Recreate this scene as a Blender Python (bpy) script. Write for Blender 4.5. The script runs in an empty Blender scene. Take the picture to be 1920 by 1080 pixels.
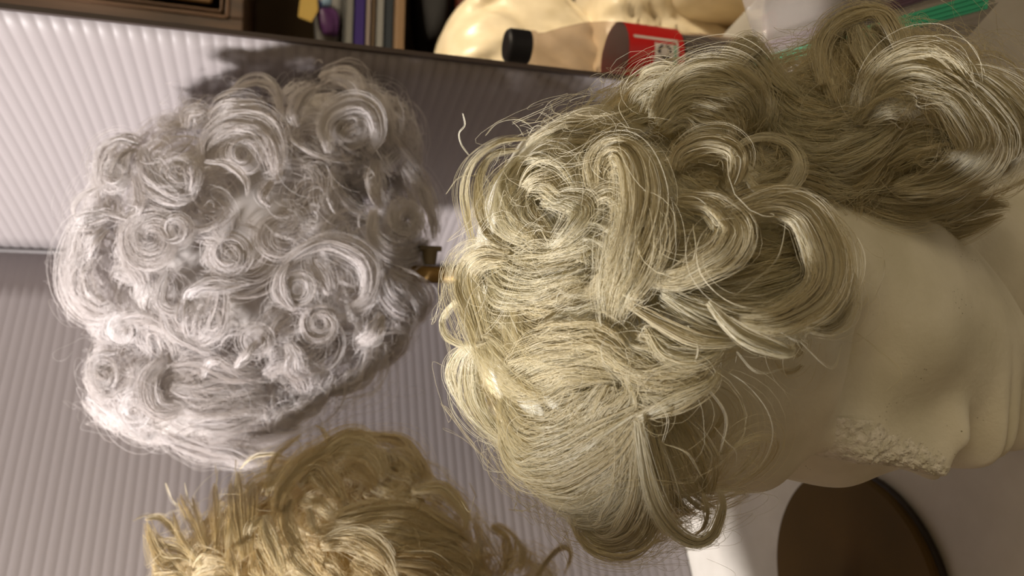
import bpy, bmesh, math, random
import numpy as np
from mathutils import Vector, Matrix
rng = np.random.default_rng(7)
random.seed(7)
SC = bpy.context.scene
COL = SC.collection
ZT = 0.75                      # table top height

# ------------------------------------------------------------------ camera
F = 1450.0
TH = math.radians(16.2); RO = math.radians(1.8)
fwd = np.array([0, math.cos(TH), -math.sin(TH)])
r0 = np.array([0, -math.sin(TH), -math.cos(TH)])     # image right = down in the place (the phone was held on its side)
u0 = np.array([1.0, 0, 0])
CR = math.cos(RO) * r0 + math.sin(RO) * u0
CU = -math.sin(RO) * r0 + math.cos(RO) * u0
CAM = np.array([0, 0, ZT + 0.42])
cam_d = bpy.data.cameras.new('camera')
cam = bpy.data.objects.new('camera', cam_d); COL.objects.link(cam)
cam_d.sensor_width = 36; cam_d.lens = 36 * F / 1920
cam_d.clip_start = 0.02
cam.matrix_world = Matrix(((CR[0], CU[0], -fwd[0], CAM[0]), (CR[1], CU[1], -fwd[1], CAM[1]), (CR[2], CU[2], -fwd[2], CAM[2]), (0, 0, 0, 1)))
cam_d.dof.use_dof = True; cam_d.dof.focus_distance = 0.29
cam_d.dof.aperture_fstop = 27.19 / 2.0
SC.camera = cam

def ray(u, v):
    return CR * ((u - 960) / F) + CU * (-(v - 540) / F) + fwd
def atZ(u, v, zc):              # point at camera depth
    return CAM + ray(u, v) * zc
def aty(u, v, y):
    r = ray(u, v); return CAM + r * (y / r[1])
def onz(u, v, z):
    r = ray(u, v); return CAM + r * ((z - CAM[2]) / r[2])

# ------------------------------------------------------------------ helpers
def tag(o, label=None, cat=None, group=None, kind=None):
    if label: o['label'] = label
    if cat: o['category'] = cat
    if group: o['group'] = group
    if kind: o['kind'] = kind
    return o
def empty(name, loc, rz=0.0):
    o = bpy.data.objects.new(name, None); COL.objects.link(o)
    o.location = loc; o.rotation_euler = (0, 0, rz); o.empty_display_size = 0.02
    bpy.context.view_layer.update()
    return o
def link(name, me, mat, parent=None, smooth=True):
    o = bpy.data.objects.new(name, me); COL.objects.link(o)
    if mat: me.materials.append(mat)
    if smooth and len(me.polygons): me.polygons.foreach_set('use_smooth', [True] * len(me.polygons))
    if parent:
        o.parent = parent
        o.matrix_parent_inverse = parent.matrix_world.inverted()
    return o
def from_bm(name, bm, mat, parent=None, smooth=True, bevel=0, sub=0):
    bmesh.ops.recalc_face_normals(bm, faces=bm.faces)
    me = bpy.data.meshes.new(name); bm.to_mesh(me); bm.free()
    o = link(name, me, mat, parent, smooth)
    if bevel:
        m = o.modifiers.new('b', 'BEVEL'); m.width = bevel; m.segments = 3; m.limit_method = 'ANGLE'
    if sub:
        m = o.modifiers.new('s', 'SUBSURF'); m.levels = sub; m.render_levels = sub
    return o
def bbox(bm, c, s, rot=None):
    M = Matrix.Translation(Vector(c)) @ (rot.to_4x4() if rot else Matrix()) @ Matrix.Diagonal((s[0], s[1], s[2], 1))
    return bmesh.ops.create_cube(bm, size=1, matrix=M)
def lathe(bm, prof, seg=48, origin=(0, 0, 0), axis=None):
    rings = []
    for r, z in prof:
        rings.append([bm.verts.new((origin[0] + max(r, 1e-5) * math.cos(2 * math.pi * k / seg), origin[1] + max(r, 1e-5) * math.sin(2 * math.pi * k / seg), origin[2] + z)) for k in range(seg)])
    for a, b in zip(rings[:-1], rings[1:]):
        for k in range(seg):
            bm.faces.new((a[k], a[(k + 1) % seg], b[(k + 1) % seg], b[k]))
    bm.faces.new(rings[0]); bm.faces.new(rings[-1])
def grid_mesh(name, P, mat, parent=None, close_u=False, smooth=True):
    n, m = P.shape[:2]
    me = bpy.data.meshes.new(name)
    vs = P.reshape(-1, 3).tolist(); fs = []
    for i in range(n - 1):
        for j in range(m if close_u else m - 1):
            j2 = (j + 1) % m
            fs.append((i * m + j, i * m + j2, (i + 1) * m + j2, (i + 1) * m + j))
    me.from_pydata(vs, [], fs); me.update()
    return link(name, me, mat, parent, smooth)

def mat(name, col, rough=0.5, spec=0.5, build=None, trans=0.0, **kw):
    m = bpy.data.materials.new(name); m.use_nodes = True
    nt = m.node_tree; b = nt.nodes['Principled BSDF']
    b.inputs['Base Color'].default_value = (*col, 1); b.inputs['Roughness'].default_value = rough
    b.inputs['Specular IOR Level'].default_value = spec
    for k, v in kw.items(): b.inputs[k.replace('_', ' ')].default_value = v
    if trans: b.inputs['Transmission Weight'].default_value = trans
    if build: build(nt, b)
    return m
def N(nt, t, **kw):
    n = nt.nodes.new(t)
    for k, v in kw.items(): setattr(n, k, v)
    return n
def noise_col(c1, c2, scale=8, detail=4, bump=0.0, bscale=None, lo=.35, hi=.65, stretch=None, bdist=.002):
    def f(nt, b):
        tc = N(nt, 'ShaderNodeTexCoord')
        src = tc.outputs['Object']
        if stretch:
            mp = N(nt, 'ShaderNodeMapping'); mp.inputs['Scale'].default_value = stretch
            nt.links.new(src, mp.inputs[0]); src = mp.outputs[0]
        n = N(nt, 'ShaderNodeTexNoise'); n.inputs['Scale'].default_value = scale; n.inputs['Detail'].default_value = detail
        nt.links.new(src, n.inputs['Vector'])
        r = N(nt, 'ShaderNodeValToRGB'); r.color_ramp.elements[0].position = lo; r.color_ramp.elements[1].position = hi
        r.color_ramp.elements[0].color = (*c1, 1); r.color_ramp.elements[1].color = (*c2, 1)
        nt.links.new(n.outputs['Fac'], r.inputs[0]); nt.links.new(r.outputs[0], b.inputs['Base Color'])
        if bump:
            n2 = N(nt, 'ShaderNodeTexNoise'); n2.inputs['Scale'].default_value = bscale or scale; n2.inputs['Detail'].default_value = 5
            nt.links.new(src, n2.inputs['Vector'])
            bp = N(nt, 'ShaderNodeBump'); bp.inputs['Strength'].default_value = bump; bp.inputs['Distance'].default_value = bdist
            nt.links.new(n2.outputs['Fac'], bp.inputs['Height']); nt.links.new(bp.outputs[0], b.inputs['Normal'])
    return f

# ------------------------------------------------------------------ hair
def hair_mat(name, c_dark, c_light, rough=0.38, transl=0.35, spec=0.5, bounce=None):
    m = bpy.data.materials.new(name); m.use_nodes = True; nt = m.node_tree
    b = nt.nodes['Principled BSDF']; out = nt.nodes['Material Output']
    at = N(nt, 'ShaderNodeAttribute'); at.attribute_name = 'tone'
    r = N(nt, 'ShaderNodeValToRGB'); r.color_ramp.elements[0].color = (*c_dark, 1); r.color_ramp.elements[1].color = (*c_light, 1)
    nt.links.new(at.outputs['Fac'], r.inputs[0]); nt.links.new(r.outputs[0], b.inputs['Base Color'])
    b.inputs['Roughness'].default_value = rough; b.inputs['Specular IOR Level'].default_value = spec
    tr = N(nt, 'ShaderNodeBsdfTranslucent'); nt.links.new(r.outputs[0], tr.inputs['Color'])
    mx = N(nt, 'ShaderNodeMixShader'); mx.inputs[0].default_value = transl
    nt.links.new(b.outputs[0], mx.inputs[1]); nt.links.new(tr.outputs[0], mx.inputs[2]); nt.links.new(mx.outputs[0], out.inputs['Surface'])
    return m

def hair_mesh(name, P, R, ref, tone, material, parent):
    """P (N,K,3) strand points, R (N,K) radii, ref (N,K,3) outward directions: three-sided fibres in one mesh."""
    n, k = P.shape[:2]
    T = np.gradient(P, axis=1); T /= np.linalg.norm(T, axis=2, keepdims=True) + 1e-12
    A = np.cross(T, ref); A /= np.linalg.norm(A, axis=2, keepdims=True) + 1e-9
    B = np.cross(T, A)
    V = np.empty((n, k, 3, 3), 'f4')
    for j in range(3):
        a = 2 * math.pi * j / 3 + math.pi / 6
        V[:, :, j] = P + (A * math.cos(a) + B * math.sin(a)) * R[:, :, None]
    idx = np.arange(n * k * 3, dtype=np.int32).reshape(n, k, 3)
    a = idx[:, :-1]; b = np.roll(a, -1, axis=2); d = idx[:, 1:]; c = np.roll(d, -1, axis=2)
    Q = np.stack([a, b, c, d], axis=-1).reshape(-1, 4)
    me = bpy.data.meshes.new(name)
    me.vertices.add(V.size // 3); me.vertices.foreach_set('co', V.ravel())
    me.loops.add(Q.size); me.loops.foreach_set('vertex_index', Q.ravel().astype(np.int32))
    me.polygons.add(len(Q)); me.polygons.foreach_set('loop_start', np.arange(0, Q.size, 4, dtype=np.int32))
    me.polygons.foreach_set('use_smooth', np.ones(len(Q), bool))
    me.update(calc_edges=True)
    at = me.attributes.new('tone', 'FLOAT', 'POINT')
    tn = np.broadcast_to(tone[:, None, None], (n, k, 3)).astype('f4')
    at.data.foreach_set('value', np.ascontiguousarray(tn).ravel())
    return link(name, me, material, parent, smooth=False)

def catmull(P, k):
    P = np.asarray(P, float)
    P = np.vstack([2 * P[0] - P[1], P, 2 * P[-1] - P[-2]])
    seg = len(P) - 3
    d = np.linalg.norm(np.diff(P[1:-1], axis=0), axis=1)
    cum = np.concatenate([[0], np.cumsum(d)]); s = np.linspace(0, cum[-1], k)
    i = np.clip(np.searchsorted(cum, s, side='right') - 1, 0, seg - 1)
    t = ((s - cum[i]) / (d[i] + 1e-12))[:, None]
    p0, p1, p2, p3 = P[i], P[i + 1], P[i + 2], P[i + 3]
    return 0.5 * (2 * p1 + (p2 - p0) * t + (2 * p0 - 5 * p1 + 4 * p2 - p3) * t * t + (3 * p1 - p0 - 3 * p2 + p3) * t ** 3)

class Wig:
    """Volume of a hairdo as a few ellipsoids (axes along the phone's) on which locks are laid in real depth."""
    def __init__(s, ells, K=18, radius=0.00007, dens=1.0):
        s.E = []
        for (u, v, zc, ru, rv, rz) in ells:
            c = atZ(u, v, zc); s.E.append((c, np.array([ru * zc / F, rv * zc / F, rz])))
        s.K = K; s.rad = radius; s.dens = dens; s.S = []; s.B = np.stack([CR, CU, -fwd])
        s.px = ells[0][2] / F
    def surf(s, u, v, h):
        d = ray(u, v); best = None
        for c, r in s.E:
            rr = r * (1 + h)
            o = (s.B @ (CAM - c)) / rr; dd = (s.B @ d) / rr
            A = dd @ dd; Bq = o @ dd; C = o @ o - 1; D = Bq * Bq - A * C
            if D >= 0: t = (-Bq - math.sqrt(D)) / A; miss = 0
            else: t = -Bq / A; miss = math.sqrt(C + 1 - Bq * Bq / A) - 1
            if best is None or (miss, t) < best[:2]: best = (miss, t, c)
        p = CAM + d * best[1]; 
        return p, best[2]
    def strands(s, path, nor, w, n, th=0.5, frizz=0.05, spread=(0.55, 1.0, 0.45), tone=None, rad=1.0, trim=0.25, K=None, twist=0.0):
        K = K or s.K
        k0 = len(path)
        T = np.gradient(path, axis=0); T /= np.linalg.norm(T, axis=1, keepdims=True) + 1e-12
        S = np.cross(T, nor); S /= np.linalg.norm(S, axis=1, keepdims=True) + 1e-9
        ph = rng.uniform(0, 2 * np.pi, n); rr = np.abs(rng.normal(0, .62, n)); n_ = n
        a = rr * np.cos(ph); b = rr * np.sin(ph)
        # most hairs run in thin strings of a couple of dozen inside the lock
        ns = max(2, n // 22); cid = rng.integers(0, ns, n); strung = rng.uniform(0, 1, n) < .62
        ca, cb_ = rng.normal(0, .6, ns), rng.normal(0, .6, ns)
        a = np.where(strung, ca[cid] + rng.normal(0, .07, n), a); b = np.where(strung, cb_[cid] + rng.normal(0, .07, n), b)
        t0 = rng.uniform(0, trim, n) * rng.uniform(0, 1, n); t1 = 1 - rng.uniform(0, trim, n)
        q = t0[:, None] + (t1 - t0)[:, None] * np.linspace(0, 1, K)[None]
        f = q * (k0 - 1); i = np.clip(f.astype(int), 0, k0 - 2); g = (f - i)[..., None]
        C = path[i] * (1 - g) + path[i + 1] * g; Sd = S[i] * (1 - g) + S[i + 1] * g; Nn = nor[i] * (1 - g) + nor[i + 1] * g
        wp = np.interp(q, [0, 0.5, 1], spread)
        if twist:
            an = twist * q + 0.0
            aa = a[:, None] * np.cos(an) - b[:, None] * np.sin(an); bb = a[:, None] * np.sin(an) + b[:, None] * np.cos(an)
        else:
            aa = np.repeat(a[:, None], K, 1); bb = np.repeat(b[:, None], K, 1)
        # slow drift of each strand across its lock, and fine frizz
        f1 = rng.uniform(1, 4, n); p1 = rng.uniform(0, 6.28, n); p2 = rng.uniform(0, 6.28, n); am = np.abs(rng.normal(0, 1, n))
        F1, P1, P2, A1 = rng.uniform(1, 4, ns), rng.uniform(0, 6.28, ns), rng.uniform(0, 6.28, ns), np.abs(rng.normal(0, 1.3, ns))
        f1 = np.where(strung, F1[cid], f1)[:, None]; p1 = np.where(strung, P1[cid], p1)[:, None]; p2 = np.where(strung, P2[cid] + rng.normal(0, .15, n), p2)[:, None]; am = np.where(strung, A1[cid], am)[:, None]
        aa = aa + 0.16 * am * np.sin(f1 * q * 3 + p1); bb = bb + 0.3 * am * np.sin(f1 * q * 2.3 + p2)
        P = C + Sd * (aa * wp * w)[..., None] + Nn * (bb * wp * w * th)[..., None]
        if frizz:
            ff = rng.uniform(6, 16, n)[:, None]
            P = P + (Sd * np.sin(ff * q + p2)[..., None] + Nn * np.cos(ff * q * 1.1 + p1)[..., None]) * (frizz * w * am * (0.3 + q))[..., None]
        # a few strands stray from the lock
        st = (rng.uniform(0, 1, n) < 0.10)[:, None] * rng.uniform(0.2, 1.6, n)[:, None]
        P = P + (Sd * np.sign(a)[:, None, None] * 0.7 + Nn * 0.5) * (st * w * np.sin(q * 3.0))[..., None]
        R = s.rad * rad * rng.uniform(0.7, 1.25, n)[:, None] * np.interp(q, [0, .1, .85, 1], [.7, 1, 1, .35])
        tb = rng.uniform(0.25, 0.75) if tone is None else tone
        tn = np.clip(tb + np.where(strung, rng.normal(0, .25, ns)[cid], 0) + rng.normal(0, 0.15, n), 0, 1)
        s.S.append((P.astype('f4'), R.astype('f4'), Nn.astype('f4'), tn.astype('f4')))
    def lock(s, pts, w, n, h=0.03, lift=0.06, **kw):
        n = int(n * s.dens)
        """pts: traced course of the lock; w: half width in trace units; h: how far above the volume; lift: bow in the middle."""
        m = len(pts); P = []; C = []
        for j, (u, v) in enumerate(pts):
            t = j / (m - 1)
            p, c = s.surf(u, v, h + lift * math.sin(math.pi * t)); P.append(p); C.append(c)
        # smooth depth along the course
        P = np.array(P); C = np.array(C)
        if m > 3:
            z = (P - CAM) @ fwd; z2 = z.copy()
            for _ in range(2): z2[1:-1] = 0.25 * z2[:-2] + 0.5 * z2[1:-1] + 0.25 * z2[2:]
            P = CAM + (P - CAM) * (z2 / z)[:, None]
        path = catmull(P, 40); cc = catmull(C, 40)
        nor = path - cc; nor /= np.linalg.norm(nor, axis=1, keepdims=True)
        nor = nor * 0.55 - fwd * 0.45; nor /= np.linalg.norm(nor, axis=1, keepdims=True)
        s.strands(path, nor, w * s.px, n, **kw)
    def ringlet(s, u, v, r, w, n, a0=0, sweep=-1.6, shrink=.45, h=.05, squash=1.0, **kw):
        pts = []
        for j in range(12):
            t = j / 11; a = a0 + sweep * 2 * math.pi * t; q = r * (1 - (1 - shrink) * t)
            pts.append((u + q * math.cos(a), v + q * math.sin(a) * squash))
        s.lock(pts, w, n, h=h, lift=.04, **kw)
    def fill(s, count, n, w, rcurl, h=(-.12, -.02), region=None, L=.05, rad=1.0, front_only=False, frizz=.08):
        """undercoat: many small curved locks all round the volume, each its own direction"""
        E = s.E; wts = np.array([r[0] * r[1] for c, r in E]); wts = wts / wts.sum(); k = 0; tries = 0
        while k < count and tries < count * 30:
            tries += 1
            c, r = E[rng.choice(len(E), p=wts)]
            d = rng.normal(size=3); d /= np.linalg.norm(d)
            if front_only and d[2] < -0.15: continue
            hh = rng.uniform(*h)
            p = c + s.B.T @ (d * r * (1 + hh))
            q = p - CAM; zc = q @ fwd; u = 960 + F * (q @ CR) / zc; v = 540 - F * (q @ CU) / zc
            if region is not None and not region(u, v, d): continue
            # drop if deep inside another ellipsoid
            if any(np.linalg.norm((s.B @ (p - c2)) / r2) < 0.8 for c2, r2 in E): continue
            nn = p - c; nn /= np.linalg.norm(nn)
            t = np.cross(nn, rng.normal(size=3)); t /= np.linalg.norm(t); b = np.cross(nn, t)
            rc = rcurl * rng.uniform(.6, 1.5); sw = rng.uniform(2.0, 5.0) * rng.choice([-1, 1])
            ln = L * rng.uniform(.6, 1.4)
            an = np.linspace(0, sw, 30); grow = np.linspace(1.2, .6, 30)
            path = p[None] + (t[None] * np.cos(an)[:, None] + b[None] * np.sin(an)[:, None]) * (rc * grow)[:, None] + t[None] * np.linspace(-.5, .5, 30)[:, None] * ln * .4
            # bend on to the volume
            e = (path - c) @ s.B.T / r; rad_ = np.linalg.norm(e, axis=1, keepdims=True)
            e = e / rad_ * (1 + hh + .04 * np.sin(np.linspace(0, 3.1, 30)))[:, None]
            path = c + (e * r) @ s.B
            nor = path - c; nor /= np.linalg.norm(nor, axis=1, keepdims=True)
            s.strands(path, nor, w * rng.uniform(.7, 1.4), n, frizz=frizz, rad=rad, tone=rng.uniform(.2, .7))
            k += 1
    def stray(s, pts, rad=1.0, h=.1, n=1, w=1.0):
        s.lock(pts, w, n, h=h, lift=.05, frizz=0, trim=.02, rad=rad, tone=.8)
    def build(s, name, material, parent, start=0):
        by = {}
        for P, R, Nn, tn in s.S[start:]: by.setdefault(P.shape[1], []).append((P, R, Nn, tn))
        objs = []
        for K, L in by.items():
            objs.append(hair_mesh(name, np.concatenate([x[0] for x in L]), np.concatenate([x[1] for x in L]), np.concatenate([x[2] for x in L]), np.concatenate([x[3] for x in L]), material, parent))
        return objs
    def cap(s, name, material, parent, f=0.86, E=None):
        bm = bmesh.new()
        for c, r in (E or s.E):
            M = Matrix.Translation(Vector(c)) @ Matrix(s.B.T.tolist()).to_4x4() @ Matrix.Diagonal((r[0] * f, r[1] * f, r[2] * f, 1))
            bmesh.ops.create_icosphere(bm, subdivisions=5, radius=1, matrix=M)
        for vv in bm.verts:
            p = vv.co * 55
            vv.co += vv.normal * 0.0025 * (math.sin(p.x + 2 * math.sin(p.y)) + math.sin(p.z * 1.3 + p.y) + math.sin(p.x * .7 - p.z))
        return from_bm(name, bm, material, parent)

# ------------------------------------------------------------------ materials
M_board = mat('white_corrugated_plastic', (.345, .315, .315), rough=.45, spec=.3)
M_table = mat('white_tabletop', (.60, .57, .52), rough=.55, build=noise_col((.56, .53, .47), (.62, .59, .53), 30, 3))
M_foam = mat('foam', (.78, .75, .62), rough=.85, spec=.2, build=None)
def foam_nodes(nt, b):
    tc = N(nt, 'ShaderNodeTexCoord')
    n = N(nt, 'ShaderNodeTexNoise'); n.inputs['Scale'].default_value = 26; n.inputs['Detail'].default_value = 6
    nt.links.new(tc.outputs['Object'], n.inputs['Vector'])
    r = N(nt, 'ShaderNodeValToRGB'); e = r.color_ramp.elements
    e[0].position = .36; e[0].color = (.70, .68, .55, 1); e[1].position = .62; e[1].color = (.84, .82, .70, 1)
    nt.links.new(n.outputs['Fac'], r.inputs[0])
    # small dark pits and specks of wear
    v = N(nt, 'ShaderNodeTexVoronoi'); v.inputs['Scale'].default_value = 520
    nt.links.new(tc.outputs['Object'], v.inputs['Vector'])
    n3 = N(nt, 'ShaderNodeTexNoise'); n3.inputs['Scale'].default_value = 38; nt.links.new(tc.outputs['Object'], n3.inputs['Vector'])
    r3 = N(nt, 'ShaderNodeValToRGB'); r3.color_ramp.elements[0].position = .58; r3.color_ramp.elements[1].position = .66
    nt.links.new(n3.outputs['Fac'], r3.inputs[0])
    lt = N(nt, 'ShaderNodeMath', operation='LESS_THAN'); lt.inputs[1].default_value = .16; nt.links.new(v.outputs['Distance'], lt.inputs[0])
    mu = N(nt, 'ShaderNodeMath', operation='MULTIPLY'); nt.links.new(lt.outputs[0], mu.inputs[0]); nt.links.new(r3.outputs[0], mu.inputs[1])
    mix = N(nt, 'ShaderNodeMixRGB'); mix.inputs[2].default_value = (.34, .32, .22, 1)
    nt.links.new(mu.outputs[0], mix.inputs[0]); nt.links.new(r.outputs[0], mix.inputs[1]); nt.links.new(mix.outputs[0], b.inputs['Base Color'])
    n2 = N(nt, 'ShaderNodeTexNoise'); n2.inputs['Scale'].default_value = 420; n2.inputs['Detail'].default_value = 4
    nt.links.new(tc.outputs['Object'], n2.inputs['Vector'])
    bp = N(nt, 'ShaderNodeBump'); bp.inputs['Strength'].default_value = .35; bp.inputs['Distance'].default_value = .001
    nt.links.new(n2.outputs['Fac'], bp.inputs['Height']); nt.links.new(bp.outputs[0], b.inputs['Normal'])
foam_nodes(M_foam.node_tree, M_foam.node_tree.nodes['Principled BSDF'])
M_foamrough = mat('scuffed_foam', (.86, .84, .74), rough=.9, spec=.2, build=noise_col((.72, .70, .58), (.95, .93, .85), 260, 3, bump=.9, bscale=300, bdist=.003))
M_disc = mat('brown_stand', (.10, .06, .016), rough=.6, spec=.2, build=noise_col((.09, .055, .014), (.12, .07, .018), 12, 4))
M_rim = mat('dark_rim', (.02, .012, .006), rough=.4)
M_brass = mat('brass_tube', (.36, .22, .07), rough=.4, Metallic=.6)
M_bracket = mat('dark_knob', (.12, .09, .045), rough=.5)
M_leather = mat('cream_leather', (.70, .60, .42), rough=.34, spec=.6, build=noise_col((.68, .58, .40), (.76, .66, .48), 40, 3, bump=.25, bscale=120, bdist=.001))
M_wood = mat('cabinet_wood', (.08, .045, .025), rough=.5, build=noise_col((.06, .035, .022), (.12, .068, .038), 6, 5, stretch=(8, 8, .8)))
M_woodp = mat('cabinet_panel_wood', (.20, .11, .04), rough=.5, build=noise_col((.17, .09, .032), (.26, .145, .055), 5, 5, stretch=(8, 8, .8)))
M_red = mat('red_brown_wood', (.07, .015, .008), rough=.5, build=noise_col((.05, .012, .006), (.10, .022, .01), 5, 5, stretch=(1, 1, 6)))
M_shelf = mat('light_shelf_wood', (.22, .135, .07), rough=.5)
M_niche = mat('niche_back', (.13, .095, .055), rough=.8)
M_dark = mat('black_cloth', (.01, .009, .009), rough=.8)
M_wall = mat('wall_paint', (.45, .38, .28), rough=.85, build=noise_col((.43, .36, .27), (.48, .41, .31), 5, 3))
M_floor = mat('floor_carpet', (.22, .17, .12), rough=.95, build=noise_col((.18, .14, .10), (.27, .21, .15), 60, 5))
M_steel = mat('grey_steel', (.35, .34, .33), rough=.4, Metallic=.8)

# ------------------------------------------------------------------ room
def struct(name, bm, m):
    o = from_bm(name, bm, m, smooth=False); o['kind'] = 'structure'; return o
bm = bmesh.new(); bbox(bm, (.3, .6, -.01), (5.4, 5.2, .02)); struct('floor', bm, M_floor)
bm = bmesh.new(); bbox(bm, (.3, 2.12, 1.3), (5.4, .1, 2.64)); struct('wall_back', bm, M_wall)
bm = bmesh.new(); bbox(bm, (3.05, .6, 1.3), (.1, 5.2, 2.64)); struct('wall_right', bm, M_wall)

# ------------------------------------------------------------------ table
tr = empty('table', (-.15, .35, 0), 0)
TR = Matrix.Rotation(math.radians(16.3), 3, 'Z')
ctr = Vector((-.14, .32, 0)); 
bm = bmesh.new(); bbox(bm, ctr + TR @ Vector((0, -.05, 0)) + Vector((0, 0, ZT - .0125)), (1.0, 1.24, .025), TR)
from_bm('tabletop', bm, M_table, tr, False, bevel=.006)
bm = bmesh.new()
bbox(bm, ctr + TR @ Vector((0, -.07, 0)) + Vector((0, 0, ZT - .045)), (.86, 1.0, .04), TR)
from_bm('apron', bm, M_table, tr, False, bevel=.003)
for sx in (-1, 1):
    for sy in (-1, 1):
        bm = bmesh.new(); p = ctr + TR @ Vector((sx * .41, sy * .48 - .07, 0))
        lathe(bm, [(.014, 0), (.016, .01), (.018, ZT - .06)], 20, p)
        from_bm('leg', bm, M_steel, tr)
M_card = mat('cardboard', (.38, .26, .15), rough=.85, build=noise_col((.35, .24, .14), (.42, .29, .17), 20, 4))
M_tape = mat('tape', (.45, .32, .16), rough=.25)
for (yc, ly, hz, lb) in ((.09, .40, .73, 'tall closed cardboard box with brown tape, added out of view to cast shade'), (.372, .155, .575, 'shorter cardboard box with brown tape, added out of view to shade the brown base')):  # boxes added outside the frame to shade the foam face and brown base
    cbx = empty('shade_box', (-.43, yc, ZT)); bx = Vector((-.43, yc, ZT + .001 + hz / 2))
    bm = bmesh.new(); bbox(bm, bx, (.10, ly, hz)); from_bm('shade_carton', bm, M_card, cbx, False, bevel=.004)
    bm = bmesh.new(); bbox(bm, bx + Vector((0, 0, hz / 2 + .0004)), (.045, ly + .002, .001)); bbox(bm, bx + Vector((0, ly / 2 + .0004, hz / 2 - .06)), (.045, .001, .12)); bbox(bm, bx + Vector((0, -ly / 2 - .0004, hz / 2 - .06)), (.045, .001, .12)); from_bm('shade_box_tape', bm, M_tape, cbx, False)
    tag(cbx, lb, 'box', 'unseen cardboard boxes added to cast shade on the table')
tag(tr, 'white table under the wigs, its bare white top showing beside the brown disc', 'table')

# ------------------------------------------------------------------ corrugated board
bd = empty('display_board', (.05, .93, ZT))
PC = np.array([.025, .93]); PE = np.array([.171, .580]); PL = np.array([-.645, .515])
def panel(name, A, Bp, z0, z1, pitch, amp, bow=0.0, th=.004):
    A = np.array(A); Bp = np.array(Bp); L = np.linalg.norm(Bp - A); d = (Bp - A) / L
    nrm = np.array([d[1], -d[0]]); 
    if nrm @ (-(A + Bp) / 2) < 0: nrm = -nrm
    nz = int((z1 - z0) / pitch * 8); nx = 14
    zs = np.linspace(z0, z1, nz); xs = np.linspace(0, 1, nx)
    G = []
    for side in (1, -1):
        Q = np.zeros((nz, nx, 3))
        wv = amp * np.abs(np.sin(np.pi * (zs - z0) / pitch)) ** .6
        for j, t in enumerate(xs):
            off = bow * math.sin(math.pi * t)
            base = A + d * L * t + nrm * off
            for i in range(nz):
                o_ = (wv[i] if side > 0 else -th - wv[i])
                Q[i, j, :2] = base + nrm * o_; Q[i, j, 2] = zs[i]
        G.append(Q)
    # one closed sheet: front, end, back
    Q = np.concatenate([G[0], G[1][:, ::-1]], axis=1)
    return grid_mesh(name, Q, M_board, bd, close_u=True)
panel('side_panel', PC, PE, ZT + .001, ZT + 1.0, .0093, .0010, bow=-.008)
panel('back_panel', PC + np.array([-.002, -.004]), PL, ZT + .001, ZT + 1.0, .0093, .0004, bow=.0)
# dark edging strip down the free edge of the side panel, and the fold
d_ = (PE - PC) / np.linalg.norm(PE - PC)
bm = bmesh.new(); e = PE + d_ * .0022
bbox(bm, (e[0] + .001, e[1], ZT + .5), (.0042, .0022, 1.0), Matrix.Rotation(math.atan2(d_[1], d_[0]) - math.pi / 2, 3, 'Z'))
from_bm('edge_strip', bm, mat('dark_edging', (.05, .035, .03), rough=.6), bd, False)
bm = bmesh.new(); lathe(bm, [(.0035, 0), (.0035, 1.0)], 12, (PC[0] - .002, PC[1] - .003, ZT + .001)); from_bm('fold_seam', bm, mat('fold_plastic', (.16, .15, .15), rough=.5), bd)
tag(bd, 'folded white corrugated plastic board standing on the table behind the wigs', 'display board')

# ------------------------------------------------------------------ wig stands
def stand(px, py, disc, label, group=None, dz=.0, R=.074, zt=.2, knob=False, th=.012):
    r = empty('wig_stand', (px, py, ZT))
    bm = bmesh.new(); lathe(bm, [(0, .0015), (R - .002, .0015), (R, .003), (R, th - .002), (R - .002, th), (0, th)], 96, (px, py, ZT)); from_bm('base', bm, disc, r, False, bevel=0)
    bm = bmesh.new(); lathe(bm, [(R + .0008, .001), (R + .002, .0022), (R + .002, .0055), (R + .0008, .0065)], 96, (px, py, ZT)); from_bm('rim', bm, M_rim, r)
    bm = bmesh.new(); lathe(bm, [(.0085, th), (.0085, .06), (.0062, .062), (.0062, zt)], 32, (px, py, ZT)); from_bm('pole', bm, M_brass, r)
    if knob:
        bm = bmesh.new(); bmesh.ops.create_cone(bm, cap_ends=True, segments=24, radius1=.0045, radius2=.006, depth=.012, matrix=Matrix.Translation((px + .013, py, ZT + knob)) @ Matrix.Rotation(math.pi / 2, 4, 'Y'))
        bbox(bm, (px + .019, py, ZT + knob), (.004, .005, .017)); from_bm('clamp_knob', bm, M_bracket, r, False, bevel=.001)
    tag(r, label, 'wig stand', group); return r

# white wig stand (its pole shows below the white wig)
p = aty(815, 515, .56)
stand(p[0], p[1], M_disc, 'wig stand with thin brass pole showing under the silver white curly wig', zt=p[2] - ZT + .06, knob=p[2] - ZT + .004)
p = onz(1588, 1108, ZT + .012)
stand(p[0], p[1], M_disc, 'round dark brown wig stand base with black rim under the golden blonde wig', R=.088, zt=.40)
SP = p

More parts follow.
